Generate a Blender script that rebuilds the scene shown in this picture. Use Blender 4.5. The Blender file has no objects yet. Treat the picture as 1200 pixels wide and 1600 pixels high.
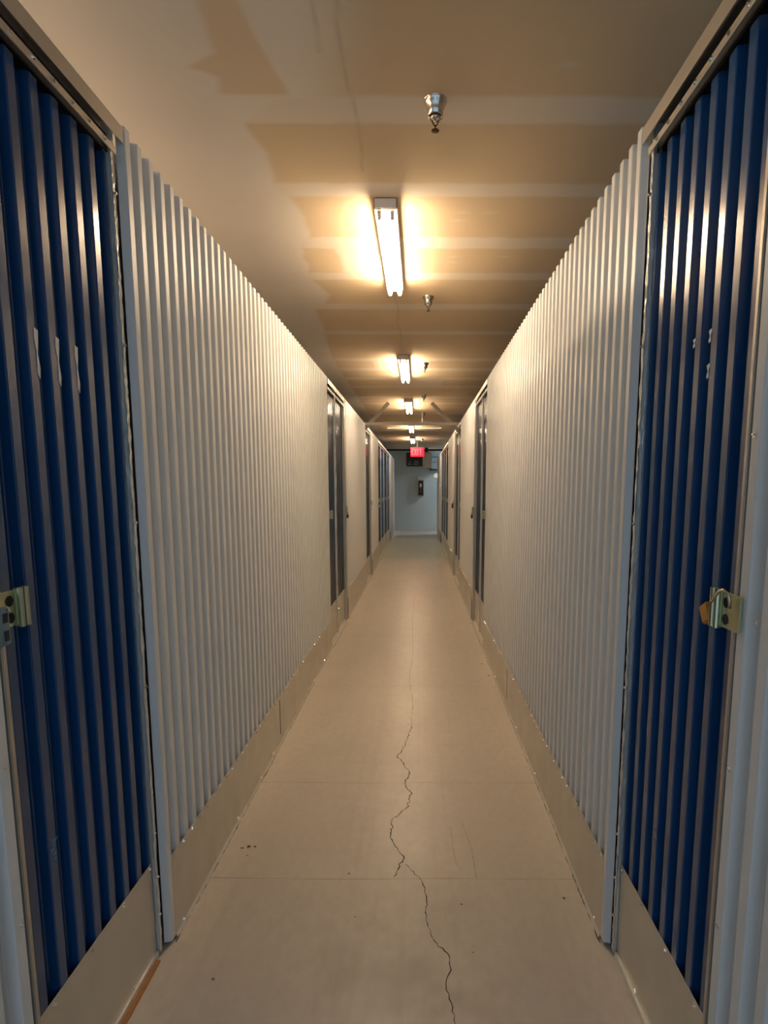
import bpy, bmesh, math, random
import numpy as np
from mathutils import Matrix, Vector
random.seed(7)
rng = np.random.default_rng(7)
PI = math.pi
S = bpy.context.scene
COL = S.collection

# ------------------------------------------------------------------ camera
cam_d = bpy.data.cameras.new('camera')
cam = bpy.data.objects.new('camera', cam_d); COL.objects.link(cam)
cam_d.sensor_fit = 'HORIZONTAL'; cam_d.sensor_width = 36.0
cam_d.lens = 860 / 1200 * 36
cam_d.shift_x = -(653.7 - 600) / 1200
cam_d.shift_y = (871.55 - 800) / 1200
cam_d.clip_start = 0.02
cam.matrix_world = (Matrix.Translation((0, 0, 1.5)) @ Matrix.Rotation(PI / 2 - 0.12457, 4, 'X')
                    @ Matrix.Rotation(0.0018, 4, 'Z'))
S.camera = cam

# ------------------------------------------------------------------ world and exposure
W = bpy.data.worlds.new('world'); S.world = W; W.use_nodes = True
W.node_tree.nodes['Background'].inputs[0].default_value = (0.50, 0.74, 1.0, 1)
W.node_tree.nodes['Background'].inputs[1].default_value = 1.05
S.view_settings.view_transform = 'Standard'; S.view_settings.look = 'None'
S.view_settings.gamma = 1; S.view_settings.use_curve_mapping = False
S.view_settings.exposure = 0.0
TUBE = 106.0                      # emission strength of the fluorescent tubes
TUBE_COL = (1.0, 0.77, 0.52)

# ------------------------------------------------------------------ materials
def mat(name, base=(.8, .8, .8), rough=.5, metal=0., spec=.5, coat=0., coat_rough=.1, emit=None, strength=0.,
        noise=None, bump=None, rnoise=None, attr=None):
    m = bpy.data.materials.new(name); m.use_nodes = True
    nt = m.node_tree; b = nt.nodes['Principled BSDF']; L = nt.links
    b.inputs['Base Color'].default_value = (*base, 1); b.inputs['Roughness'].default_value = rough
    b.inputs['Metallic'].default_value = metal; b.inputs['Specular IOR Level'].default_value = spec
    b.inputs['Coat Weight'].default_value = coat; b.inputs['Coat Roughness'].default_value = coat_rough
    if emit: b.inputs['Emission Color'].default_value = (*emit, 1); b.inputs['Emission Strength'].default_value = strength
    tc = nt.nodes.new('ShaderNodeTexCoord')
    def tex(scale, detail=4, loc=(0, 0, 0)):
        mp = nt.nodes.new('ShaderNodeMapping'); mp.inputs['Scale'].default_value = scale
        mp.inputs['Location'].default_value = loc
        n = nt.nodes.new('ShaderNodeTexNoise'); n.inputs['Scale'].default_value = 1; n.inputs['Detail'].default_value = detail
        L.new(tc.outputs['Object'], mp.inputs['Vector']); L.new(mp.outputs[0], n.inputs['Vector'])
        return n.outputs['Fac']
    colsock = None
    if attr:
        a = nt.nodes.new('ShaderNodeVertexColor'); a.layer_name = attr; colsock = a.outputs['Color']
    if noise:                     # (scale xyz, amount, second colour)
        sc, amt, c2 = noise
        f = tex(sc)
        r = nt.nodes.new('ShaderNodeMapRange'); r.inputs['From Min'].default_value = .35; r.inputs['From Max'].default_value = .7
        r.inputs['To Max'].default_value = amt; L.new(f, r.inputs['Value'])
        mx = nt.nodes.new('ShaderNodeMix'); mx.data_type = 'RGBA'
        L.new(r.outputs[0], mx.inputs['Factor'])
        if colsock: L.new(colsock, mx.inputs['A'])
        else: mx.inputs['A'].default_value = (*base, 1)
        mx.inputs['B'].default_value = (*c2, 1); colsock = mx.outputs['Result']
    if colsock: L.new(colsock, b.inputs['Base Color'])
    if rnoise:                    # (scale, min, max)
        r = nt.nodes.new('ShaderNodeMapRange'); r.inputs['From Min'].default_value = .3; r.inputs['From Max'].default_value = .7
        r.inputs['To Min'].default_value = rnoise[1]; r.inputs['To Max'].default_value = rnoise[2]
        L.new(tex(rnoise[0], 5, (3, 1, 2)), r.inputs['Value']); L.new(r.outputs[0], b.inputs['Roughness'])
    if bump:                      # list of (scale, distance)
        prev = None
        for sc, d in bump:
            bp = nt.nodes.new('ShaderNodeBump'); bp.inputs['Distance'].default_value = d; bp.inputs['Strength'].default_value = 1
            L.new(tex(sc, 2), bp.inputs['Height'])
            if prev: L.new(prev, bp.inputs['Normal'])
            prev = bp.outputs[0]
        L.new(prev, b.inputs['Normal'])
    return m

M = {}
M['white'] = mat('white_panel_paint', (.68, .68, .67), .40, spec=.5, bump=[((11, 11, 5), .0026), ((60, 60, 25), .00012)],
                 noise=((3, 3, 1.2), .25, (.62, .61, .58)))
M['blue'] = mat('blue_door_paint', (.006, .055, .17), .24, spec=.5, coat=.25, coat_rough=.12, bump=[((10, 10, 6), .0014)],
                noise=((20, 20, 2), .12, (.006, .04, .13)))
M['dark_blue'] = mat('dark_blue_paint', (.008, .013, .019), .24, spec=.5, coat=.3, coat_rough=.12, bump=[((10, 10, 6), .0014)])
M['dark_metal'] = mat('dark_metal_paint', (.34, .28, .23), .5)
M['galv'] = mat('galvanised_steel', (.62, .58, .50), .36, metal=.4, noise=((14, 14, 3), .4, (.54, .50, .43)),
                rnoise=((6, 6, 9), .28, .5), bump=[((5, 5, 4), .001)])
M['galv_post'] = mat('galvanised_post', (.76, .74, .69), .30, metal=.45, bump=[((50, 50, 22), .005)])
M['header'] = mat('galvanised_header', (.52, .48, .42), .38, metal=.7, bump=[((4, 4, 4), .0008)])
M['screw'] = mat('zinc_screw', (.85, .83, .78), .18, metal=1.)
M['dark'] = mat('dark_gap', (.015, .014, .013), .8)
M['zinc'] = mat('yellow_zinc', (.52, .50, .30), .3, metal=.85, noise=((60, 60, 60), .5, (.42, .52, .40)))
M['brass'] = mat('brass', (.55, .33, .10), .28, metal=.9)
M['chrome'] = mat('chrome', (.60, .53, .45), .20, metal=1.)
M['rust'] = mat('rusty_edge', (.42, .19, .06), .8, noise=((30, 30, 30), .6, (.30, .14, .06)))
M['darkbrown'] = mat('dark_bronze', (.10, .045, .02), .4, metal=.6)
M['housing'] = mat('white_fixture_enamel', (.66, .60, .56), .35)
M['socket'] = mat('lampholder_plastic', (.62, .50, .48), .5)
M['tube'] = mat('lit_tube', (.9, .9, .9), .3, emit=TUBE_COL, strength=TUBE)
M['seam'] = mat('fixture_seam', (.10, .07, .04), .6)
M['endwall'] = mat('end_wall_paint', (.56, .62, .64), .6, noise=((1.2, 1.2, 1.2), .3, (.52, .56, .55)))
M['trimw'] = mat('trim_paint', (.62, .60, .58), .45)
M['steel'] = mat('painted_beam', (.58, .52, .46), .45)
M['whitepipe'] = mat('white_pipe', (.8, .82, .8), .25)
M['blackpipe'] = mat('black_pipe', (.01, .012, .012), .5)
M['black'] = mat('black_plastic', (.018, .017, .018), .4)
M['redlit'] = mat('lit_red_face', (.5, .0, .02), .4, emit=(1, .0, .025), strength=1.5)
M['letter'] = mat('lit_letters', (.7, .1, .1), .4, emit=(1, .03, .06), strength=2.0)
M['beige'] = mat('beige_enamel', (.40, .31, .23), .5)
M['paleblue'] = mat('pale_blue_enamel', (.42, .54, .60), .5)
M['slate'] = mat('slate_blue_enamel', (.12, .20, .25), .5)
M['greywhite'] = mat('grey_white_plastic', (.7, .7, .68), .5)
M['mark'] = mat('pale_mark', (.42, .42, .44), .6)
M['redpaint'] = mat('extinguisher_red', (.20, .06, .04), .35)
M['globe'] = mat('white_globe', (.85, .83, .75), .3, emit=(1, .93, .75), strength=.5)
M['tape'] = mat('torn_tape', (.62, .60, .58), .55)
M['scuff'] = mat('pale_scuff', (.12, .30, .48), .6)
M['crack'] = mat('crack_dark', (.055, .04, .025), .95)
M['joint'] = mat('joint_dark', (.23, .185, .14), .95)
M['leaf'] = mat('dry_leaf', (.13, .045, .02), .8)
M['grit'] = mat('grit', (.12, .09, .06), .9)
M['floor'] = mat('sealed_concrete', (.5, .45, .38), .3, spec=.45, attr='Col', rnoise=((6, 4, 1), .28, .36),
                 noise=((34, 20, 1), .22, (.33, .29, .24)), bump=[((60, 30, 1), .0005), ((14, 7, 1), .0010), ((2, 1.1, 1), .004)])
M['ceiling'] = mat('bare_drywall', (.6, .5, .4), .85, spec=.2, attr='Col', bump=[((6, 6, 1), .0006)])
M['outer'] = mat('unit_back', (.35, .34, .32), .7)

# ------------------------------------------------------------------ helpers
def link(name, me, m=None, parent=None):
    o = bpy.data.objects.new(name, me); COL.objects.link(o)
    if m is not None: me.materials.append(m)
    if parent is not None: o.parent = parent
    return o
def obj(name, bm, m, parent=None, smooth=False):
    me = bpy.data.meshes.new(name); bm.to_mesh(me); bm.free()
    if smooth:
        for p in me.polygons: p.use_smooth = True
    return link(name, me, m, parent)
def empty(name, label=None, cat=None, kind=None, group=None, loc=(0, 0, 0)):
    o = bpy.data.objects.new(name, None); COL.objects.link(o); o.location = loc; o.empty_display_size = .1
    return tag(o, label, cat, kind, group)
def tag(o, label=None, cat=None, kind=None, group=None):
    if label: o['label'] = label
    if cat: o['category'] = cat
    if kind: o['kind'] = kind
    if group: o['group'] = group
    return o
def box(bm, x0, x1, y0, y1, z0, z1, bev=0.):
    vs = [bm.verts.new((x, y, z)) for x in (x0, x1) for y in (y0, y1) for z in (z0, z1)]
    fs = [(0, 1, 3, 2), (4, 6, 7, 5), (0, 4, 5, 1), (2, 3, 7, 6), (0, 2, 6, 4), (1, 5, 7, 3)]
    nf = [bm.faces.new([vs[i] for i in f]) for f in fs]
    if bev:
        es = list({e for f in nf for e in f.edges})
        bmesh.ops.bevel(bm, geom=es, offset=bev, segments=2, affect='EDGES', clamp_overlap=True)
def obox(bm, c, half, R):
    vs = [bm.verts.new(Vector(c) + R @ Vector((sx * half[0], sy * half[1], sz * half[2]))) for sx in (-1, 1) for sy in (-1, 1) for sz in (-1, 1)]
    for f in [(0, 1, 3, 2), (4, 6, 7, 5), (0, 4, 5, 1), (2, 3, 7, 6), (0, 2, 6, 4), (1, 5, 7, 3)]: bm.faces.new([vs[i] for i in f])
def tube(bm, pts, r, n=10):
    pts = [Vector(p) for p in pts]; rings = []
    for i, p in enumerate(pts):
        d = (pts[min(i + 1, len(pts) - 1)] - pts[max(i - 1, 0)]).normalized()
        a = d.orthogonal().normalized(); b = d.cross(a)
        if rings: # keep frames aligned
            pa = rings[-1][1]; a = (pa - d * pa.dot(d)).normalized(); b = d.cross(a)
        rings.append(([bm.verts.new(p + (a * math.cos(2 * PI * k / n) + b * math.sin(2 * PI * k / n)) * r) for k in range(n)], a))
    for (r0, _), (r1, _) in zip(rings, rings[1:]):
        for k in range(n): bm.faces.new((r0[k], r0[(k + 1) % n], r1[(k + 1) % n], r1[k]))
    bm.faces.new(rings[0][0][::-1]); bm.faces.new(rings[-1][0])
def lathe(bm, c, prof, n=20):     # prof: (radius, z)
    rings = [[bm.verts.new((c[0] + r * math.cos(2 * PI * k / n), c[1] + r * math.sin(2 * PI * k / n), c[2] + z)) for k in range(n)] for r, z in prof]
    for a, b in zip(rings, rings[1:]):
        for k in range(n): bm.faces.new((a[k], a[(k + 1) % n], b[(k + 1) % n], b[k]))
    bm.faces.new(rings[0]); bm.faces.new(rings[-1][::-1])

XL, XR, TOP, CEIL = -0.815, 0.6155, 2.486, 2.85
PITCH, CROWN, DEPTH = 0.0715, 0.029, 0.024
def X(s, u):                      # s=-1 left row, +1 right row; u = distance behind the wall face
    return XL - u if s < 0 else XR + u
def sbox(bm, s, u0, u1, y0, y1, z0, z1, bev=0.):
    a, b = sorted((X(s, u0), X(s, u1))); box(bm, a, b, y0, y1, z0, z1, bev)

def corrugated(s, u, y0, y1, z0, z1, first, thick=.0012, depth=DEPTH):
    """Trapezoidal rib sheet; a crown front corner stands at y = first + k*PITCH."""
    w = .0045; r = .0024
    prof = []
    k0 = math.floor((y0 - first) / PITCH) - 1; k1 = math.ceil((y1 - first) / PITCH) + 1
    for k in range(k0, k1 + 1):
        a = first + k * PITCH
        prof += [(a - w - r, depth), (a - w, depth - r), (a - .0006, r), (a + r * .4, r * .3), (a + r, 0),
                 (a + CROWN - r, 0), (a + CROWN - r * .4, r * .3), (a + CROWN + .0006, r), (a + CROWN + w, depth - r), (a + CROWN + w + r, depth)]
    ys = np.array([p[0] for p in prof]); us = np.array([p[1] for p in prof])
    keep = [(y0, float(np.interp(y0, ys, us)))] + [p for p in prof if y0 < p[0] < y1] + [(y1, float(np.interp(y1, ys, us)))]
    bm = bmesh.new()
    rows = []
    for (yy, uu) in keep:
        rows.append([bm.verts.new((X(s, u + uu + t), yy, z)) for t in (0, thick) for z in (z0, z1)])
    for a, b in zip(rows, rows[1:]):
        bm.faces.new((a[0], b[0], b[1], a[1])); bm.faces.new((a[2], a[3], b[3], b[2]))
        bm.faces.new((a[1], b[1], b[3], a[3])); bm.faces.new((a[0], a[2], b[2], b[0]))
    for a in (rows[0], rows[-1]): bm.faces.new((a[0], a[1], a[3], a[2]))
    bmesh.ops.recalc_face_normals(bm, faces=bm.faces)
    return bm

def screws(name, s, u, pts, parent, r=.0045):
    bm = bmesh.new()
    for (yy, zz) in pts:
        c = Vector((X(s, u), yy, zz)); d = Vector((-s, 0, 0))
        n = 6; a0 = random.random()
        ring = lambda rr, h: [bm.verts.new(c + d * h + Vector((0, math.cos(a0 + 2 * PI * k / n) * rr, math.sin(a0 + 2 * PI * k / n) * rr))) for k in range(n)]
        w0, w1, h0, h1 = ring(r * 1.5, 0), ring(r * 1.5, .0012), ring(r, .0012), ring(r * .8, .005)
        for A, B in ((w0, w1), (w1, h0), (h0, h1)):
            for k in range(n): bm.faces.new((A[k], A[(k + 1) % n], B[(k + 1) % n], B[k]))
        bm.faces.new(h1)
    bmesh.ops.recalc_face_normals(bm, faces=bm.faces)
    return tag(obj(name, bm, M['screw'], parent), kind='stuff')

# ------------------------------------------------------------------ floor
def grid(name, xs, ys, z, colf, m, down=False):
    nx, ny = len(xs), len(ys)
    GX, GY = np.meshgrid(xs, ys)
    co = np.stack([GX.ravel(), GY.ravel(), np.full(nx * ny, z)], 1)
    i = (np.arange(ny - 1)[:, None] * nx + np.arange(nx - 1)[None]).ravel()
    q = np.stack([i, i + 1, i + nx + 1, i + nx], 1)
    if down: q = q[:, ::-1]
    me = bpy.data.meshes.new(name)
    me.vertices.add(nx * ny); me.vertices.foreach_set('co', co.ravel().astype(np.float32))
    me.loops.add(q.size); me.loops.foreach_set('vertex_index', q.ravel().astype(np.int32))
    me.polygons.add(len(q)); me.polygons.foreach_set('loop_start', (np.arange(len(q)) * 4).astype(np.int32))
    me.update(calc_edges=True)
    c = colf(GX.ravel(), GY.ravel())
    at = me.color_attributes.new('Col', 'FLOAT_COLOR', 'POINT')
    at.data.foreach_set('color', np.concatenate([c, np.ones((len(c), 1))], 1).ravel().astype(np.float32))
    return link(name, me, m)
def vnoise(x, y, sx, sy, seed):
    """smooth value noise"""
    r = np.random.default_rng(seed); T = r.random((256, 256))
    u, v = x * sx + 40, y * sy + 40
    iu, iv = np.floor(u).astype(int), np.floor(v).astype(int); fu, fv = u - iu, v - iv
    fu = fu * fu * (3 - 2 * fu); fv = fv * fv * (3 - 2 * fv)
    g = lambda a, b: T[a % 256, b % 256]
    return (g(iu, iv) * (1 - fu) + g(iu + 1, iv) * fu) * (1 - fv) + (g(iu, iv + 1) * (1 - fu) + g(iu + 1, iv + 1) * fu) * fv
def sm(a, b, t):
    t = np.clip((t - a) / (b - a), 0, 1); return t * t * (3 - 2 * t)

FL0, FL1 = np.array([.44, .39, .325]), np.array([.38, .335, .28])
def floor_col(x, y):
    n = .55 * vnoise(x, y, 3, 1.6, 1) + .3 * vnoise(x, y, 9, 5, 2) + .15 * vnoise(x, y, 30, 16, 3)
    c = FL0[None] * (1 - n[:, None]) + FL1[None] * n[:, None]
    c = c * 1.22
    mot = vnoise(x, y, 16, 22, 41) * .6 + vnoise(x, y, 38, 36, 42) * .4
    near = np.exp(-((x + .02) / .34) ** 2) * (.35 + .65 * np.exp(-((y - 1.5) / .35) ** 2))
    c = c * (1 - (.30 * (mot - .45) * near)[:, None])
    c = c * (1 - .07 * (vnoise(x, y, 1.3, .8, 43) - .5)[:, None])
    # worn patch in the foreground, dusty edges along the walls
    d = np.minimum(x - XL, XR - x)
    edge = (1 - sm(.0, .22, d + .06 * (vnoise(x, y, 2, 3, 5) - .5)))
    c = c * (1 + .10 * edge[:, None])
    w = sm(.45, .8, vnoise(x, y, 7, 9, 8)) * np.exp(-((x + .06) / .22) ** 2 - ((y - 1.45) / .28) ** 2)
    c = c * (1 - .28 * w[:, None])
    g = sm(11.2, 12.2, y) * (1 - sm(15.5, 16.5, y))     # greenish sealed stretch
    c = c * (1 - g[:, None] * np.array([.26, .12, .12])[None])
    st = vnoise(x, y, 40, .6, 11)
    return c * (1 - .05 * sm(.6, .9, st)[:, None])
fx = np.concatenate([[-2.6], np.arange(-.9, .72, .0125), [2.6, 4.2]])
fy = np.concatenate([[-3., -1.], np.arange(1.2, 6, .015), np.arange(6, 20, .1), [20.2]])
floor = grid('floor', fx, fy, 0, floor_col, M['floor']); tag(floor, 'pale sealed concrete corridor floor with a jagged lengthwise crack', 'floor', 'structure')

def ribbon(pts, w, z, jag=0., step=.012):
    P = []
    for (a, b) in zip(pts, pts[1:]):
        n = max(1, int(math.dist(a, b) / step))
        for k in range(n):
            t = k / n; P.append((a[0] * (1 - t) + b[0] * t + random.uniform(-jag, jag), a[1] * (1 - t) + b[1] * t))
    P.append(pts[-1]); bm = bmesh.new(); prev = None
    for i, p in enumerate(P):
        q0, q1 = P[max(i - 1, 0)], P[min(i + 1, len(P) - 1)]
        d = Vector((q1[0] - q0[0], q1[1] - q0[1])).normalized(); nrm = Vector((-d.y, d.x))
        ww = w * random.uniform(.35, 1.2)
        vs = [bm.verts.new((p[0] + nrm.x * ww * sg, p[1] + nrm.y * ww * sg, z)) for sg in (-.5, .5)]
        if prev: bm.faces.new((prev[0], prev[1], vs[1], vs[0]))
        prev = vs
    return bm
crack_main = [(.108, 1.379), (.101, 1.442), (.087, 1.5), (.106, 1.568), (.097, 1.617), (.062, 1.655), (.045, 1.70), (.03, 1.75), (.034, 1.856), (.018, 1.946), (-.012, 1.99), (-.048, 2.045)]
crack_up = [(-.094, 1.974), (-.078, 2.02), (-.060, 2.086), (-.113, 2.211), (-.117, 2.35), (-.049, 2.442), (-.035, 2.564), (-.069, 2.653), (-.045, 2.782), (-.116, 2.938), (-.08, 3.078), (-.042, 3.342)]
crack_far = [(-.042, 3.342), (-.037, 3.71), (-.068, 4.236), (-.05, 4.8), (-.054, 5.36), (-.07, 6.4), (-.05, 7.6)]
obj('crack', ribbon(crack_main, .0038, .0006, .0045), M['crack'], floor)
obj('crack', ribbon(crack_up, .0050, .0006, .0065), M['crack'], floor)
obj('crack', ribbon(crack_far, .0032, .0006, .004, .03), M['joint'], floor)
for yy in (1.962, 2.665, 4.06, 5.5):
    obj('floor_joint', ribbon([(XL, yy + .004), (-.3, yy - .003), (.1, yy + .002), (XR, yy)], .0022, .0004, 0, .05), M['joint'], floor)
obj('scratch', ribbon([(.20, 2.32), (.225, 2.15), (.228, 1.97)], .0022, .0004, .001), M['joint'], floor)
obj('scratch', ribbon([(.145, 2.30), (.150, 2.10), (.157, 2.03)], .0016, .0004, .001), M['joint'], floor)

for xx in (XL + .0085, XR - .0085):      # dark seam line drawn where the kick plates meet the floor
    obj('seam_line', ribbon([(xx, 1.66), (xx, 5.0), (xx, 6.1)], .0042, .0005, .0015, .02), M['crack'], floor)
    obj('seam_line', ribbon([(xx, 6.3), (xx, 12.0), (xx, 18.0)], .006, .0005, .002, .06), M['crack'], floor)

# ------------------------------------------------------------------ ceiling
BOARD, COMP = np.array([.70, .53, .34]), np.array([.78, .68, .57])
BANDS = [(1.30, 1.42), (2.09, 2.235), (2.64, 2.75), (3.17, 3.31), (3.665, 3.78), (4.25, 4.375), (4.95, 5.05), (5.95, 6.08), (6.41, 6.56),
         (6.94, 7.10), (7.48, 7.65), (8.35, 8.48), (8.95, 9.1), (10.1, 10.35), (11.6, 11.8), (13.0, 13.25), (15.0, 15.3), (17.3, 17.6)]
def ceil_col(x, y):
    j = .012 * (vnoise(x, y, 14, 6, 21) - .5)
    m = np.zeros_like(x)
    for a, b in BANDS: m = np.maximum(m, sm(a - .012, a + .012, y + j) * (1 - sm(b - .012, b + .012, y + j)) * .8)
    # wide hand-trowelled smear down the left side
    ky = [1.2, 1.7, 1.85, 2.09, 2.11, 2.24, 2.42, 2.64, 2.75, 2.95, 3.17, 3.31, 3.5, 3.66, 3.78, 4.05, 4.25, 4.4, 6, 20]
    kx = [-.20, -.22, -.24, -.30, -.5, -.66, -.61, -.64, -.61, -.577, -.59, -.67, -.67, -.69, -.70, -.62, -.69, -.78, -.9, -.9]
    edge = np.interp(y, ky, kx) + .02 * (vnoise(x, y, 3, 9, 22) - .5)
    soft = np.where(y < 2.1, .16, .02)
    m = np.maximum(m, (1 - sm(-1, 1, (x - edge) / soft)))
    # bare board window inside the smear, top left
    ex = np.interp(y, [1.3, 1.7, 1.85, 2.09], [-.50, -.508, -.494, -.445]); wl = np.interp(y, [1.3, 1.7, 1.9, 1.96, 2.0, 2.09], [-.66, -.62, -.64, -.75, -.66, -.69])
    win = (1 - sm(-.012, .012, x - ex)) * sm(-.02, .02, x - wl) * (1 - sm(2.075, 2.095, y)) * sm(1.25, 1.4, y)
    m = m * (1 - .85 * win)
    # compound squares by the fixtures
    m = np.maximum(m, .8 * sm(-.49, -.46, x + .02 * (vnoise(x, y, 2, 12, 4) - .5)) * (1 - sm(-.06, -.02, x)) * sm(3.29, 3.31, y) * (1 - sm(3.66, 3.68, y)))
    m = np.maximum(m, .7 * sm(-.50, -.48, x) * (1 - sm(.1, .14, x)) * sm(5.95, 5.97, y) * (1 - sm(6.5, 6.52, y)))
    m = np.maximum(m, .7 * sm(-.3, -.28, x) * (1 - sm(.28, .32, x)) * sm(6.94, 6.96, y) * (1 - sm(7.6, 7.62, y)))
    # small trowel touches over screw heads, right half
    for cx, cy in [(.22, 2.90), (.20, 2.98), (.21, 3.42), (.21, 3.5), (.46, 2.18), (.50, 3.42), (.35, 2.9), (.48, 1.95)]:
        m = np.maximum(m, .55 * np.exp(-((x - cx) / .035) ** 2 - ((y - cy) / .012) ** 2))
    c = BOARD[None] * (1 - m[:, None]) + COMP[None] * m[:, None]
    n = .6 * vnoise(x, y, 2.2, 1.2, 31) + .4 * vnoise(x, y, 8, 5, 32)
    c = c * (.93 + .14 * n[:, None])
    # fine dark seams
    for cx, y0, y1 in [(-.235, 1.2, 2.55), (-.30, 1.2, 1.9), (-.165, 3.85, 5.7)]:
        xx = cx + .01 * np.sin(y * 9); c = c * (1 - .16 * (np.exp(-((x - xx) / .006) ** 2) * (y > y0) * (y < y1))[:, None])
    return np.clip(c, 0, 1)
cx_ = np.concatenate([[-2.6, -1.4], np.arange(-.95, .78, .012), [1.4, 2.6, 4.2]])
cy_ = np.concatenate([[-1.2, 0], np.arange(1.2, 5, .012), np.arange(5, 20.2, .04), [20.2]])
ceiling = grid('ceiling', cx_, cy_, CEIL, ceil_col, M['ceiling'], down=True)
tag(ceiling, 'bare tan drywall ceiling with pale bands of joint compound', 'ceiling', 'structure')

# ------------------------------------------------------------------ partition rows
WHITE_FIRST = 1.651; DOOR_FIRST = 1.167
walls = {s: empty('wall_left' if s < 0 else 'wall_right',
                  'left row of white ribbed steel partition with galvanised kick plates' if s < 0 else 'right row of white ribbed steel partition with galvanised kick plates',
                  'wall', 'structure') for s in (-1, 1)}
def kick(s, u, y0, y1, z1, parent, step=None, base_screws=True, z0=.004):
    bm = bmesh.new(); sbox(bm, s, u - .0015, u, y0, y1, z0, z1)
    k = obj('kick_plate', bm, M['galv'], parent)
    # thin crimped strip along the floor and screw heads
    bm = bmesh.new(); n = int((y1 - y0) / .012); prev = None
    for i in range(n + 1):
        yy = y0 + (y1 - y0) * i / n; dd = .004 + .003 * random.random()
        v = [bm.verts.new((X(s, u - .0018), yy, .014 + .004 * random.random())), bm.verts.new((X(s, u - .002 - dd), yy, .001))]
        if prev: bm.faces.new((prev[0], prev[1], v[1], v[0]))
        prev = v
    tag(obj('crimped_seal', bm, M['galv_post'], k if parent.parent is None else parent), kind='stuff')
    pts = []
    st = step or PITCH
    yy = y0 + .02
    while yy < y1 - .005:
        pts.append((yy, z1 - .010 + random.uniform(-.002, .002))); yy += st
    if base_screws:
        yy = y0 + .06
        while yy < y1 - .01:
            pts.append((yy, .022 + random.uniform(-.004, .006))); yy += random.uniform(.12, .34)
    screws('screw_row', s, u - .0015, pts, k)
    return k
def white_run(s, y0, y1, kz, seams=()):
    w = walls[s]
    obj('corrugated_panel', corrugated(s, 0, y0, y1, .25, TOP, WHITE_FIRST if y1 > 1.2 else 1.011 - CROWN * 0, ), M['white'], w)
    ks = [y0 + (CROWN if kz else 0)] + list(seams) + [y1]
    for a, b in zip(ks, ks[1:]): kick(s, -.0012, a + .0015, b - .0015, kz, w)
    for a in seams:
        bm = bmesh.new(); sbox(bm, s, -.0034, .0, a - .007, a + .005, .06, kz - .03)
        obj('seam_gap', bm, M['dark'], w)
def end_rib(s, y, w_parent):
    """the first rib next to a hinge post runs down to the floor"""
    bm = corrugated(s, -.0022, y - .006, y + CROWN, .012, TOP + .004, y, depth=.023)
    obj('edge_rib', bm, M['white'], w_parent)

# ------------------------------------------------------------------ doors
def latch(s, y, z, parent, near=False, flip=1):
    """sliding hasp: base plate with two slots and a two-ridged channel"""
    bm = bmesh.new()
    sbox(bm, s, -.006, -.001, y - .045, y + .030, z - .036, z + .036, .0015)
    l = obj('latch', bm, M['zinc'], parent)
    bm = bmesh.new()
    for dy in (.024, .040):
        tube(bm, [(X(s, -.012), y + dy, z - .040), (X(s, -.012), y + dy, z + .040)], .0065, 10)
    sbox(bm, s, -.010, -.002, y + .020, y + .046, z - .039, z + .039)
    obj('sliding_bolt', bm, M['zinc'], l)
    bm = bmesh.new()
    for dz in (-.018, .016):
        pts = [(X(s, -.0072), y + .002 + .010 * math.cos(a), z + dz + .011 * math.sin(a)) for a in np.linspace(0, 2 * PI, 13)]
        v = [bm.verts.new(p) for p in pts[:-1]]; bm.faces.new(v)
    obj('slot', bm, M['dark'], l)
    return l

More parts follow.
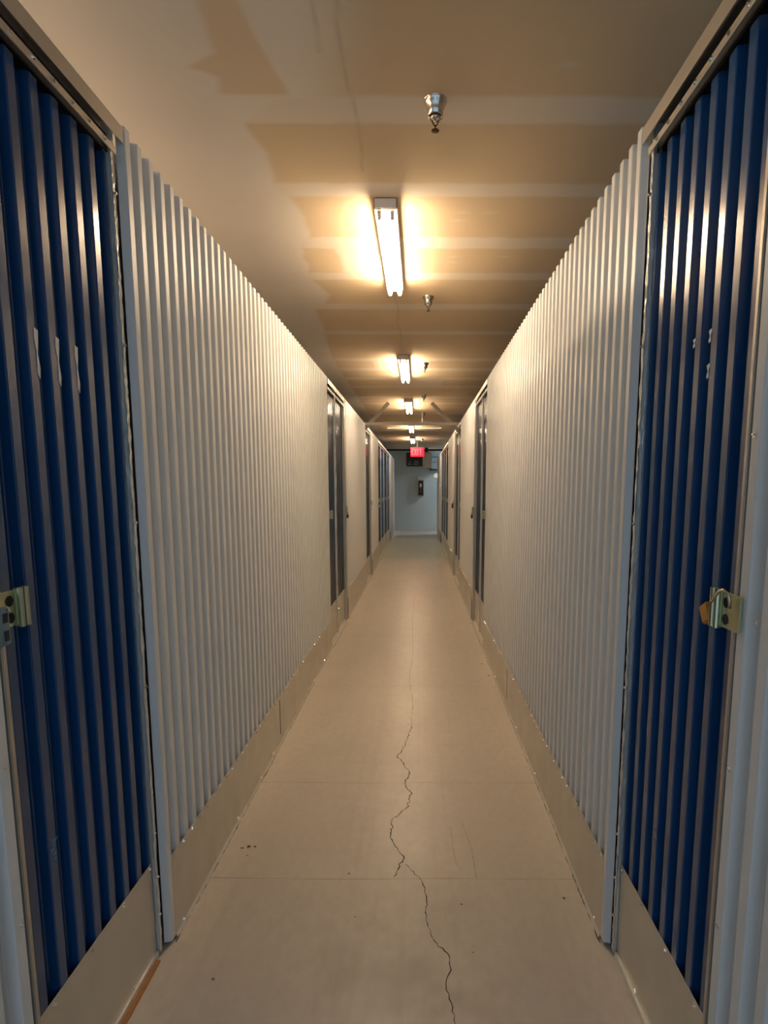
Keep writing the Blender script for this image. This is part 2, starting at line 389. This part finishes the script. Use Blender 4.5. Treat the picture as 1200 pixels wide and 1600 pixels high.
door_n = 0
def door(s, y0, y1, label, latch_at='near', post=True, kz=.325, post_w=.036, latch_z=1.262, near=False, first=None, jamb=True):
    """blue ribbed swing door; latch on its near or far edge, hinge post on the other"""
    global door_n; door_n += 1
    d = empty('door_%d' % door_n, label, 'door', 'structure', loc=(X(s, .03), y0, 0))
    D = d
    def P(name, bm, m): 
        o = obj(name, bm, m, D); o.matrix_parent_inverse = Matrix.Translation(-Vector(D.location)); return o
    class Off: pass
    # parts are built in world coordinates; keep them there
    parts = []
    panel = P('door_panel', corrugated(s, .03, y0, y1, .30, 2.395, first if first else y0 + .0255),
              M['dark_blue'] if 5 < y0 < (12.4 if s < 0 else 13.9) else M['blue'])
    # added near-black sheet behind the door, its colour standing for shade in the gaps
    bm = bmesh.new(); sbox(bm, s, .056, .060, y0 - .01, y1 + .045, .0, 2.44); P('added_backing', bm, M['dark'])
    bm = bmesh.new(); sbox(bm, s, .0275, .029, y0, y1, .016, kz)
    k = P('kick_plate', bm, M['galv'])
    n = max(2, int((y1 - y0) / (PITCH * 2)))
    o = screws('screw_row', s, .0275, [(y0 + .07 + (y1 - y0 - .08) * i / n, kz - .012) for i in range(n + 1)] +
               [(y0 + .03 + (y1 - y0) * i / 3, .03) for i in range(3)], k)
    # sill seal along the bottom
    bm = bmesh.new(); sbox(bm, s, .020, .0275, y0, y1, .002, .020); P('sill_strip', bm, M['galv_post'])
    # header
    hd = bmesh.new()
    sbox(hd, s, -.001, .003, y0 - .01, y1 + .04, 2.440, 2.479)
    sbox(hd, s, -.001, .07, y0 - .01, y1 + .04, 2.479, 2.482)
    h = P('header_rail', hd, M['header'])
    bm = bmesh.new(); sbox(bm, s, .026, .030, y0, y1 + .03, 2.40, 2.445); g = P('rail_slot', bm, M['dark'])
    bm = bmesh.new(); sbox(bm, s, .004, .007, y0, y1 + .008, 2.394, 2.413); g = P('rail_lip', bm, M['header'])
    n = max(2, int(round((y1 - y0) / PITCH)))
    screws('screw_row', s, .004, [(y0 + (y1 - y0) * (i + .3) / n, 2.405) for i in range(n)], g, .004)
    # posts
    yp = y1 + .008 if latch_at == 'near' else y0 - .03
    if post:
        bm = bmesh.new()
        rows = []; zz = .01                     # dented galvanised strip: small uneven facets
        fine = .016 if y0 < 3 else .08
        while zz < 2.475:
            rows.append([bm.verts.new((X(s, .017 + random.uniform(-.0018, .0018)), yp - .004 + d + random.uniform(-.001, .001), zz)) for d in (0, .007, .014)] +
                        [bm.verts.new((X(s, .024 + random.uniform(-.001, .001)), yp + .024, zz + .3 * fine))])
            zz += fine * random.uniform(.7, 1.3)
        for a, b in zip(rows, rows[1:]):
            for q in range(3): bm.faces.new((a[q], a[q + 1], b[q + 1], b[q]))
        sbox(bm, s, .019, .040, yp - .002, yp + .010, .01, 2.475)
        pst = P('hinge_post', bm, M['galv_post'])
        bm = bmesh.new(); sbox(bm, s, .028, .050, yp + .022, yp + .034, .01, 2.44); P('post_gap', bm, M['dark'])
        screws('screw_row', s, .016, [(yp + .004, z) for z in (.14, .27, .42, .9, 1.4, 1.9, 2.3, 2.42)], pst, .004)
    if latch_at == 'near':
        l = latch(s, y0 + .0, latch_z, D)
        l.matrix_parent_inverse = Matrix.Translation(-Vector(D.location))
    elif latch_at == 'far':
        bm = bmesh.new(); sbox(bm, s, .002, .030, y1 + .006, y1 + .080, .004, 2.44, .002); P('latch_jamb', bm, M['header'])
        l = latch(s, y1 + .03, latch_z, D)
        l.matrix_parent_inverse = Matrix.Translation(-Vector(D.location))
    return d

# jambs on the near side of the foreground doors, then the white run beside the camera
for s in (-1, 1):
    w = walls[s]
    bm = bmesh.new(); sbox(bm, s, .010, .030, 1.056, 1.070, .004, 2.44); sbox(bm, s, .0, .012, 1.046, 1.058, .004, TOP, .002)
    obj('latch_jamb', bm, M['header'], w)
    bm = bmesh.new(); sbox(bm, s, .063, .067, -.6, 18.3, 0, TOP - .01); obj('added_backing', bm, M['outer'], w)  # added unseen sheet, blocks light leaking through gaps in the row
    obj('corrugated_panel', corrugated(s, 0, -.6, 1.046, .012, TOP, 1.010), M['white'], w)
    screws('screw_row', s, .0, [(1.028, z) for z in (.3, .61, .95, 1.23, 1.6, 2.0, 2.35)] + [(.975, z) for z in (.4, 1.26, 2.1)], w, .0035)
    # header rail passes over the jamb
    bm = bmesh.new(); sbox(bm, s, -.001, .003, 1.00, 1.062, 2.440, 2.479); obj('rail_end', bm, M['header'], w)

door(-1, 1.067, 1.604, 'blue ribbed storage door nearest the camera on the left, torn tape scraps at head height', first=DOOR_FIRST)
tape_door_left = bpy.data.objects['door_1']
white_run(-1, 1.648, 5.08, .298, (3.10,)); end_rib(-1, 1.651, walls[-1])
door(-1, 5.10, 5.575, 'narrow dark door just past the long left white panel, first of a pair', kz=.372, latch_at='near')
door(-1, 5.64, 6.16, 'dark door of the second left pair, latched at its far edge', kz=.372, latch_at='far')
white_run(-1, 6.25, 8.64, .37)
door(-1, 8.70, 9.50, 'dark door below the left end of the crossbeam', kz=.37, latch_at='far', first=8.72)
white_run(-1, 9.63, 11.28, .37)
door(-1, 11.34, 12.35, 'dark far left door just past the short white panel', kz=.36, latch_at='near')
door(-1, 12.43, 13.45, 'far left blue door, second in the last left group', kz=.36, latch_at='near')
door(-1, 13.53, 14.75, 'far left blue door, third in the last left group', kz=.36, latch_at='near')
door(-1, 14.83, 15.90, 'last blue door of the left row near the end wall', kz=.35, latch_at='near')
white_run(-1, 15.98, 18.6, .35)

door(1, 1.067, 1.604, 'blue ribbed storage door nearest the camera on the right, with brass padlocked latch', first=DOOR_FIRST)
white_run(1, 1.648, 5.09, .298, (3.66,)); end_rib(1, 1.651, walls[1])
door(1, 5.11, 5.60, 'narrow dark door just past the long right white panel, first of a pair', kz=.375, latch_at='near')
door(1, 5.66, 6.13, 'dark door of the second right pair, latched at its far edge', kz=.375, latch_at='far')
white_run(1, 6.22, 8.2, .37, (7.0,))
door(1, 8.26, 8.85, 'dark right door below the right end of the crossbeam', kz=.38, latch_at='near')
door(1, 8.92, 9.50, 'dark right door with a tilted padlock at its far edge', kz=.38, latch_at='far')
white_run(1, 9.60, 11.60, .37)
door(1, 11.66, 12.9, 'dark far right door after the short white panel', kz=.36, latch_at='near')
door(1, 12.98, 13.9, 'far right dark door, second in the last right group', kz=.36, latch_at='near')
door(1, 13.98, 15.2, 'last blue door of the right row before the white end panel', kz=.35, latch_at='near')
white_run(1, 15.3, 18.3, .35)

# details on the foreground doors
def on_face(s, u, poly, name, m, parent):      # small thin scrap standing 1 mm proud; poly in (y, z)
    bm = bmesh.new()
    f = [bm.verts.new((X(s, u - .0012), y, z)) for y, z in poly]; b = [bm.verts.new((X(s, u - .0002), y, z)) for y, z in poly]
    bm.faces.new(f); n = len(f)
    for k in range(n): bm.faces.new((f[k], f[(k + 1) % n], b[(k + 1) % n], b[k]))
    o = obj(name, bm, m, parent); o.matrix_parent_inverse = Matrix.Translation(-Vector(parent.location)); return o
dl = bpy.data.objects['door_1']; dr = bpy.data.objects['door_9']
for s, dd, L in ((-1, dl, [(1.258, 1.850, 1.742), (1.330, 1.850, 1.738), (1.402, 1.848, 1.735)]), (1, dr, [(1.262, 1.852, 1.822), (1.262, 1.778, 1.745), (1.333, 1.850, 1.828)])):
    for (y, z1, z0) in L:
        h = z1 - z0
        poly = [(y + .002, z1), (y + .014, z1 - .003), (y + .012, z1 - .25 * h), (y + .008, z1 - .5 * h), (y + .013, z0 + .2 * h), (y + .010, z0), (y + .003, z0 + .1 * h), (y + .005, z1 - .45 * h), (y - .0, z1 - .22 * h)]
        on_face(s, .03, poly, 'tape_scrap', M['tape'], dd)
for k in range(7):
    y = 1.172 + random.uniform(0, .022); z = .64 + random.uniform(0, .05)
    on_face(-1, .03, [(y, z), (y + .008, z + .004), (y + .009, z + .007), (y + .001, z + .003)], 'scuff_mark', M['scuff'], dl)
# rusty metal edge on the floor under the left foreground door
bm = bmesh.new(); prev = None
for i in range(30):
    y = 1.05 + .535 * i / 29; a = .012 + .0015 * random.random()
    v = [bm.verts.new((XL - .020, y, .006)), bm.verts.new((XL - .020 + a, y, .006)), bm.verts.new((XL - .020 + a + .002, y, .0))]
    if prev:
        for q in (0, 1): bm.faces.new((prev[q], prev[q + 1], v[q + 1], v[q]))
    prev = v
o = obj('rusty_sill', bm, M['rust'], dl); o.matrix_parent_inverse = Matrix.Translation(-Vector(dl.location))

# padlocks
def padlock(s, y, z, tilt, label, scale=1., off=.014, m='brass', dy=0):
    bm = bmesh.new(); R = Matrix.Rotation(tilt, 3, 'X')
    t = empty('padlock', label, 'padlock', loc=(X(s, -off), y, z))
    obox(bm, (0, 0, 0), (.009 * scale, .020 * scale, .019 * scale), R)
    bmesh.ops.bevel(bm, geom=list(bm.edges), offset=.003 * scale, segments=2, affect='EDGES')
    obj('lock_body', bm, M[m], t)
    bm = bmesh.new(); r = .012 * scale
    pts = [R @ Vector((0, -r, .017 * scale)), R @ Vector((0, -r, .030 * scale))] + [R @ Vector((0, -r * math.cos(a), .030 * scale + r * math.sin(a))) for a in np.linspace(.4, PI - .4, 6)] + [R @ Vector((0, r, .030 * scale)), R @ Vector((0, r, .017 * scale))]
    tube(bm, pts, .0028 * scale, 8); obj('shackle', bm, M['chrome'], t, True)
    return t
# the foreground right lock hangs through the latch: body behind the bolt, ring above the plate
t = empty('padlock', 'brass padlock hung through the latch of the nearest right door', 'padlock', loc=(XR - .006, 1.125, 1.25))
bm = bmesh.new(); obox(bm, (-.004, .002, -.006), (.009, .017, .020), Matrix.Rotation(-.55, 3, 'X'))
bmesh.ops.bevel(bm, geom=list(bm.edges), offset=.003, segments=2, affect='EDGES'); obj('lock_body', bm, M['brass'], t)
bm = bmesh.new(); tube(bm, [(-.006, -.005, .012), (-.015, -.035, .032), (-.016, -.055, .050), (-.014, -.068, .056), (-.012, -.080, .050), (-.010, -.084, .036), (-.006, -.078, .022)], .003, 8)
obj('shackle', bm, M['chrome'], t, True)
t2 = empty('slide_lock', 'steel blue lock plate over the latch of the nearest left door', 'lock', loc=(XL + .008, 1.040, 1.232))
bm = bmesh.new(); box(bm, .0, .010, -.030, .012, -.036, .040, .003); obj('lock_body', bm, M['slate'], t2)
bm = bmesh.new(); box(bm, .010, .012, -.006, .004, -.026, -.006); box(bm, .010, .012, -.006, .004, .010, .028); obj('slot', bm, M['dark'], t2)
bm = bmesh.new(); tube(bm, [(.010, .006, .034), (.014, .006, .034)], .003, 8); obj('rivet', bm, M['chrome'], t2)
padlock(1, 9.53, 1.21, .7, 'dark padlock tilted on the latch beside the short right white panel', 1.6, .03, 'darkbrown')
padlock(1, 6.16, 1.195, 0, 'dark padlock below the far latch of the right door pair', 1.1, .02, 'darkbrown')
padlock(-1, 6.19, 1.195, 0, 'dark padlock below the far latch of the left door pair', 1.1, .02, 'darkbrown')
padlock(-1, 11.34, 1.15, 0, 'silver padlock on the far left door after the short white panel', 1.4, .02, 'chrome')

# ------------------------------------------------------------------ closing structure
bm = bmesh.new(); box(bm, -2.65, -2.6, -1.2, 20.2, 0, CEIL); tag(obj('wall_outer_left', bm, M['outer']), 'grey back wall of the left storage units', 'wall', 'structure')
bm = bmesh.new(); box(bm, 2.6, 2.65, -1.2, 18.3, 0, CEIL); tag(obj('wall_outer_right', bm, M['outer']), 'grey back wall of the right storage units', 'wall', 'structure')
YE = 19.65
bm = bmesh.new(); box(bm, -2.6, 4.2, YE, YE + .1, 0, CEIL); tag(obj('wall_end', bm, M['endwall']), 'pale blue-grey end wall closing the corridor', 'wall', 'structure')
bm = bmesh.new(); box(bm, -2.6, 4.2, YE - .018, YE, 0, .10, .004); tag(obj('baseboard_end', bm, M['trimw']), 'low pale baseboard on the end wall', 'baseboard', 'structure')
for s in (-1, 1):    # corner trims where the rows stop
    bm = bmesh.new(); ye = 18.6 if s < 0 else 18.3
    sbox(bm, s, -.004, .05, ye, ye + .05, 0, TOP, .004)
    tag(obj('trim_%d' % (1 if s < 0 else 2), bm, M['trimw']), 'pale corner post ending the %s partition row' % ('left' if s < 0 else 'right'), 'trim', 'structure')

# ------------------------------------------------------------------ fluorescent lights
FX = -.157
def light(y0, label, x=FX, tubes_on=True):
    LEN = 1.10
    t = empty('fluorescent_light', label, 'light', group='strip lights along the ceiling', loc=(x, y0, CEIL))
    bm = bmesh.new(); box(bm, -.053, .053, .004, LEN, -.048, -.001, .003); obj('housing', bm, M['housing'], t)
    bm = bmesh.new(); box(bm, -.051, .051, -.002, .004, -.046, -.003, .002); c = obj('end_cap', bm, M['housing'], t)
    bm = bmesh.new()
    box(bm, -.055, -.052, -.001, .004, -.048, -.001); box(bm, .052, .055, -.001, .004, -.048, -.001); box(bm, -.048, .048, -.001, .004, -.003, 0)
    obj('cap_seam', bm, M['seam'], c)
    for k, (a, b) in enumerate(((.03, .53), (.57, 1.07))):
        for sx in (-.031, .031):
            bm = bmesh.new(); tube(bm, [(sx, a + .012, -.070), (sx, b - .012, -.070)], .0127, 12)
            obj('tube', bm, M['tube'], t)
            for yy in (a, b):
                bm = bmesh.new()
                box(bm, sx - .009, sx + .009, yy - .006, yy + .006, -.084, -.046, .002); obj('lampholder', bm, M['socket'], t)
    return t
for y0, lab in ((2.76, 'nearest and largest twin-tube strip light on the ceiling'), (5.79, 'second strip light from the camera, beside a sprinkler'),
                (8.55, 'third strip light, just in front of the crossbeam'), (11.75, 'fourth strip light, first one past the crossbeam'),
                (14.65, 'farthest strip light, just before the exit sign')):
    light(y0, lab)
light(.80, 'warm strip light over the storage units behind the left row, near one', -1.9)
light(2.05, 'warm strip light over the storage units behind the left row, far one', -1.9)

# ------------------------------------------------------------------ sprinklers
def sprinkler(x, y, label):
    t = empty('sprinkler', label, 'sprinkler', group='chrome sprinklers along the ceiling', loc=(x, y, CEIL))
    bm = bmesh.new()
    lathe(bm, (0, 0, 0), [(.041, 0), (.041, -.003), (.036, -.012), (.028, -.032), (.027, -.050), (.025, -.052), (.023, -.030), (.02, -.004)], 24)
    obj('escutcheon', bm, M['chrome'], t, True)
    bm = bmesh.new(); lathe(bm, (0, 0, 0), [(.010, -.03), (.018, -.050), (.018, -.058), (.013, -.062), (.009, -.066), (.004, -.072)], 12); obj('sprinkler_body', bm, M['chrome'], t, True)
    bm = bmesh.new()
    for sg in (-1, 1): tube(bm, [(sg * .012, 0, -.058), (sg * .011, 0, -.068), (sg * .002, 0, -.082)], .0022, 6)
    tube(bm, [(0, 0, -.076), (0, 0, -.094)], .0024, 8); obj('frame_arm', bm, M['darkbrown'], t)
    bm = bmesh.new(); lathe(bm, (0, 0, 0), [(.005, -.093), (.014, -.095), (.014, -.0965), (.004, -.098)], 16); obj('deflector', bm, M['darkbrown'], t)
for x, y, lab in ((.057, 2.115, 'nearest chrome sprinkler head hanging in front of the first strip light'), (.067, 4.10, 'chrome sprinkler head just past the first strip light'),
                  (.068, 6.17, 'small sprinkler head beside the second strip light'), (.073, 8.22, 'sprinkler head just before the third strip light'),
                  (.085, 10.1, 'sprinkler head just beyond the third strip light, past the crossbeam'), (.10, 15.2, 'far sprinkler head beside the exit sign')):
    sprinkler(x, y, lab)

# ------------------------------------------------------------------ crossbeam with braces, pipes
t = empty('crossbeam', 'pale steel beam spanning both partition rows with two sloping braces', 'beam', loc=(0, 8.62, 2.45))
bm = bmesh.new(); box(bm, XL - .04, XR + .04, -.02, .02, .036 - .02, .086 - .028, .003); obj('beam', bm, M['steel'], t)
def brace(a, b, w, h):
    bm = bmesh.new(); a, b = Vector(a), Vector(b); d = b - a; L = d.length
    R = d.to_track_quat('X', 'Z').to_matrix(); obox(bm, (a + b) / 2, (L / 2, w / 2, h / 2), R); obj('diagonal_brace', bm, M['dark_metal'], t)
brace((-.46, .06, .36), (-.84, .06, -.04), .012, .055)
brace((.20, .06, .36), (.66, .06, -.10), .012, .055)
bm = bmesh.new(); tube(bm, [(-.55, 9.9, 2.560), (.40, 9.9, 2.560)], .010, 12); tube(bm, [(.06, 9.9, 2.56), (.06, 9.9, CEIL)], .004, 6)
tag(obj('water_pipe', bm, M['whitepipe']), 'thin bright white pipe crossing behind the crossbeam', 'pipe')
bm = bmesh.new(); tube(bm, [(-2.0, 18.5, 2.775), (3.2, 18.5, 2.775)], .030, 14)
tube(bm, [(.268, 18.5, 2.70), (.268, 18.5, 2.85)], .055, 12)
tag(obj('black_pipe', bm, M['blackpipe']), 'black pipe under the ceiling in front of the end wall', 'pipe')

# ------------------------------------------------------------------ things at the end wall
t = empty('exit_sign', 'glowing red exit sign hanging from the ceiling at the far end', 'sign', loc=(-.035, 15.6, 2.52))
bm = bmesh.new(); box(bm, -.19, .19, .0, .05, -.13, .13, .006); obj('sign_housing', bm, M['black'], t)
bm = bmesh.new(); box(bm, -.185, .185, -.006, .0, -.125, .125, .003); obj('sign_face', bm, M['redlit'], t)
bm = bmesh.new(); box(bm, -.02, .02, .01, .04, .13, CEIL - 2.52); obj('stem', bm, M['black'], t)
bm = bmesh.new(); H = .085; w = .011
def bar(x0, z0, x1, z1):
    a, b = Vector((x0, -.009, z0)), Vector((x1, -.009, z1)); d = b - a
    obox(bm, (a + b) / 2, (d.length / 2, .003, w), Matrix.Rotation(-math.atan2(d.z, d.x), 3, 'Y'))
for z in (-H + w, 0, H - w): bar(-.155, z, -.105, z)
bar(-.150, -H, -.150, H)
bar(-.082, -H, -.022, H); bar(-.082, H, -.022, -H)
bar(.012, -H, .012, H)
bar(.048, H - w, .130, H - w); bar(.089, -H, .089, H)
obj('sign_letters', bm, M['letter'], t)

yw = YE
t = empty('notice_board', 'black board with pale marks high on the end wall below the exit sign', 'sign', loc=(-.135, yw, 2.53))
bm = bmesh.new(); box(bm, -.295, .295, -.04, -.001, -.245, .235, .006); obj('board', bm, M['black'], t)
bm = bmesh.new(); box(bm, -.33, -.12, -.06, -.001, .236, .262, .004); obj('top_bracket', bm, M['greywhite'], t)
for zz, xs in ((-.085, ((-.20, -.13), (-.02, .13))), (-.165, ((-.24, -.12), (-.04, .12)))):
    for x0, x1 in xs:
        bm = bmesh.new(); box(bm, x0, x1, -.044, -.040, zz - .014, zz + .014); obj('pale_mark', bm, M['mark'], t)
t = empty('wall_box', 'beige box mounted high beside the black board on the end wall', 'box', loc=(.30, yw, 2.50))
bm = bmesh.new(); box(bm, -.135, .135, -.25, -.001, -.27, .27, .008); obj('box_body', bm, M['beige'], t)
bm = bmesh.new(); box(bm, -.15, -.136, -.25, -.001, -.20, .27, .003); obj('edge_strip', bm, M['greywhite'], t)
t = empty('wall_cabinet', 'pale blue cabinet high at the right corner of the end wall', 'cabinet', loc=(.575, yw, 2.45))
bm = bmesh.new(); box(bm, -.128, .20, -.20, -.001, -.27, .27, .008); obj('cabinet_body', bm, M['paleblue'], t)
for a, b in ((-.04, -.02), (.13, .17)):
    bm = bmesh.new(); box(bm, -.10, .16, -.212, -.200, a, b); obj('dark_slot', bm, M['slate'], t)
bm = bmesh.new(); box(bm, -.20, .20, -.26, -.001, -.300, -.272, .004); obj('shelf', bm, M['black'], t)

t = empty('extinguisher_cabinet', 'narrow dark cabinet with a small fire extinguisher on the end wall', 'cabinet', loc=(.078, yw, 1.53))
bm = bmesh.new()
for b_ in ((-.11, -.085, -.28, .28), (.085, .11, -.28, .28), (-.085, .085, .255, .28), (-.085, .085, -.28, -.255)): box(bm, b_[0], b_[1], -.11, -.001, b_[2], b_[3], .003)
obj('cabinet_frame', bm, M['beige'], t)
bm = bmesh.new(); box(bm, -.085, .085, -.02, -.002, -.255, .255); obj('back_panel', bm, M['black'], t)
bm = bmesh.new(); lathe(bm, (0, -.062, 0), [(.02, -.20), (.040, -.19), (.042, -.03), (.03, .0), (.014, .02), (.012, .045)], 16); obj('extinguisher', bm, M['redpaint'], t, True)
bm = bmesh.new(); box(bm, -.028, .030, -.112, -.104, .03, .155, .004); obj('white_tag', bm, M['greywhite'], t)
bm = bmesh.new(); box(bm, -.09, .09, -.012, -.001, -.035, .035, .003)
o = obj('wall_sign', bm, M['greywhite']); o.location = (.06, yw, 1.885); tag(o, 'small white sign above the extinguisher cabinet', 'sign')
bm = bmesh.new(); box(bm, -.035, .035, -.008, -.001, -.057, .057, .003)
o = obj('wall_outlet', bm, M['greywhite']); o.location = (.283, yw, .41); tag(o, 'small wall outlet low on the end wall', 'outlet')
bm = bmesh.new(); box(bm, -.017, .017, -.010, -.008, .010, .040); box(bm, -.017, .017, -.010, -.008, -.040, -.010); obj('socket', bm, M['mark'], o)
t = empty('globe_lamp', 'small round white globe on the end of the right partition row', 'lamp', loc=(XR, 18.2, 1.93))
bm = bmesh.new(); bmesh.ops.create_uvsphere(bm, u_segments=20, v_segments=12, radius=.075, matrix=Matrix.Translation((-.04, 0, 0))); obj('globe', bm, M['globe'], t, True)
bm = bmesh.new(); tube(bm, [(-.01, 0, 0), (.0, 0, 0)], .05, 16); obj('base', bm, M['greywhite'], t)

# cool white lamp in the cross aisle, beyond the right row
t = empty('aisle_light', 'cool white ceiling light in the far cross aisle', 'light', loc=(2.3, 19.0, CEIL))
bm = bmesh.new(); box(bm, -.6, .6, -.055, .055, -.05, -.001, .003); obj('housing', bm, M['housing'], t)
M['cooltube'] = mat('cool_tube', (.9, .9, .9), .3, emit=(.72, .88, 1.0), strength=280)
for yy in (-.03, .03):
    bm = bmesh.new(); tube(bm, [(-.57, yy, -.07), (.57, yy, -.07)], .0127, 12); obj('tube', bm, M['cooltube'], t)

# ------------------------------------------------------------------ litter on the floor
def flake(x, y, r, m, name, label, cat, group):
    bm = bmesh.new(); n = 6; a0 = random.random() * 6
    ring = [bm.verts.new((r * random.uniform(.5, 1.2) * math.cos(a0 + 2 * PI * k / n), r * random.uniform(.4, 1) * math.sin(a0 + 2 * PI * k / n), random.uniform(.0005, .3 * r))) for k in range(n)]
    c = bm.verts.new((0, 0, .4 * r)); 
    for k in range(n): bm.faces.new((ring[k], ring[(k + 1) % n], c))
    o = obj(name, bm, m); o.location = (x, y, .0005); tag(o, label, cat, None, group)
for x, y, r, lab in ((-.737, 2.142, .009, 'dry reddish leaf crumb, leftmost beside the left kick plate'), (-.712, 2.150, .013, 'largest dry leaf crumb in the small cluster by the left kick plate'),
                     (-.688, 2.152, .008, 'dry leaf crumb at the right of the small cluster'), (-.703, 2.095, .006, 'small leaf crumb just in front of the cluster by the left kick plate')):
    flake(x, y, r, M['leaf'], 'leaf_fragment', lab, 'leaf crumb', 'dry leaf crumbs by the left kick plate')
for x, y, r, lab in ((-.27, 1.99, .006, 'dark grit crumb on the floor left of the crack'), (.16, 1.83, .005, 'dark grit crumb on the floor right of the crack, behind the nearest joint line'),
                     (.18, 1.62, .004, 'dark grit crumb on the floor right of the crack, nearest the camera'), (-.22, 1.77, .004, 'tiny grit crumb in front of the nearest floor joint, left of the crack'),
                     (-.63, 1.52, .006, 'grit crumb on the floor beside the rusty door sill'), (.54, 1.86, .007, 'grit crumb close to the right kick plate'),
                     (.57, 4.3, .012, 'dark crumb far along the right wall, nearer of two'), (.55, 4.6, .010, 'dark crumb far along the right wall, farther of two')):
    flake(x, y, r, M['grit'], 'grit_crumb', lab, 'grit', 'grit crumbs scattered on the floor')
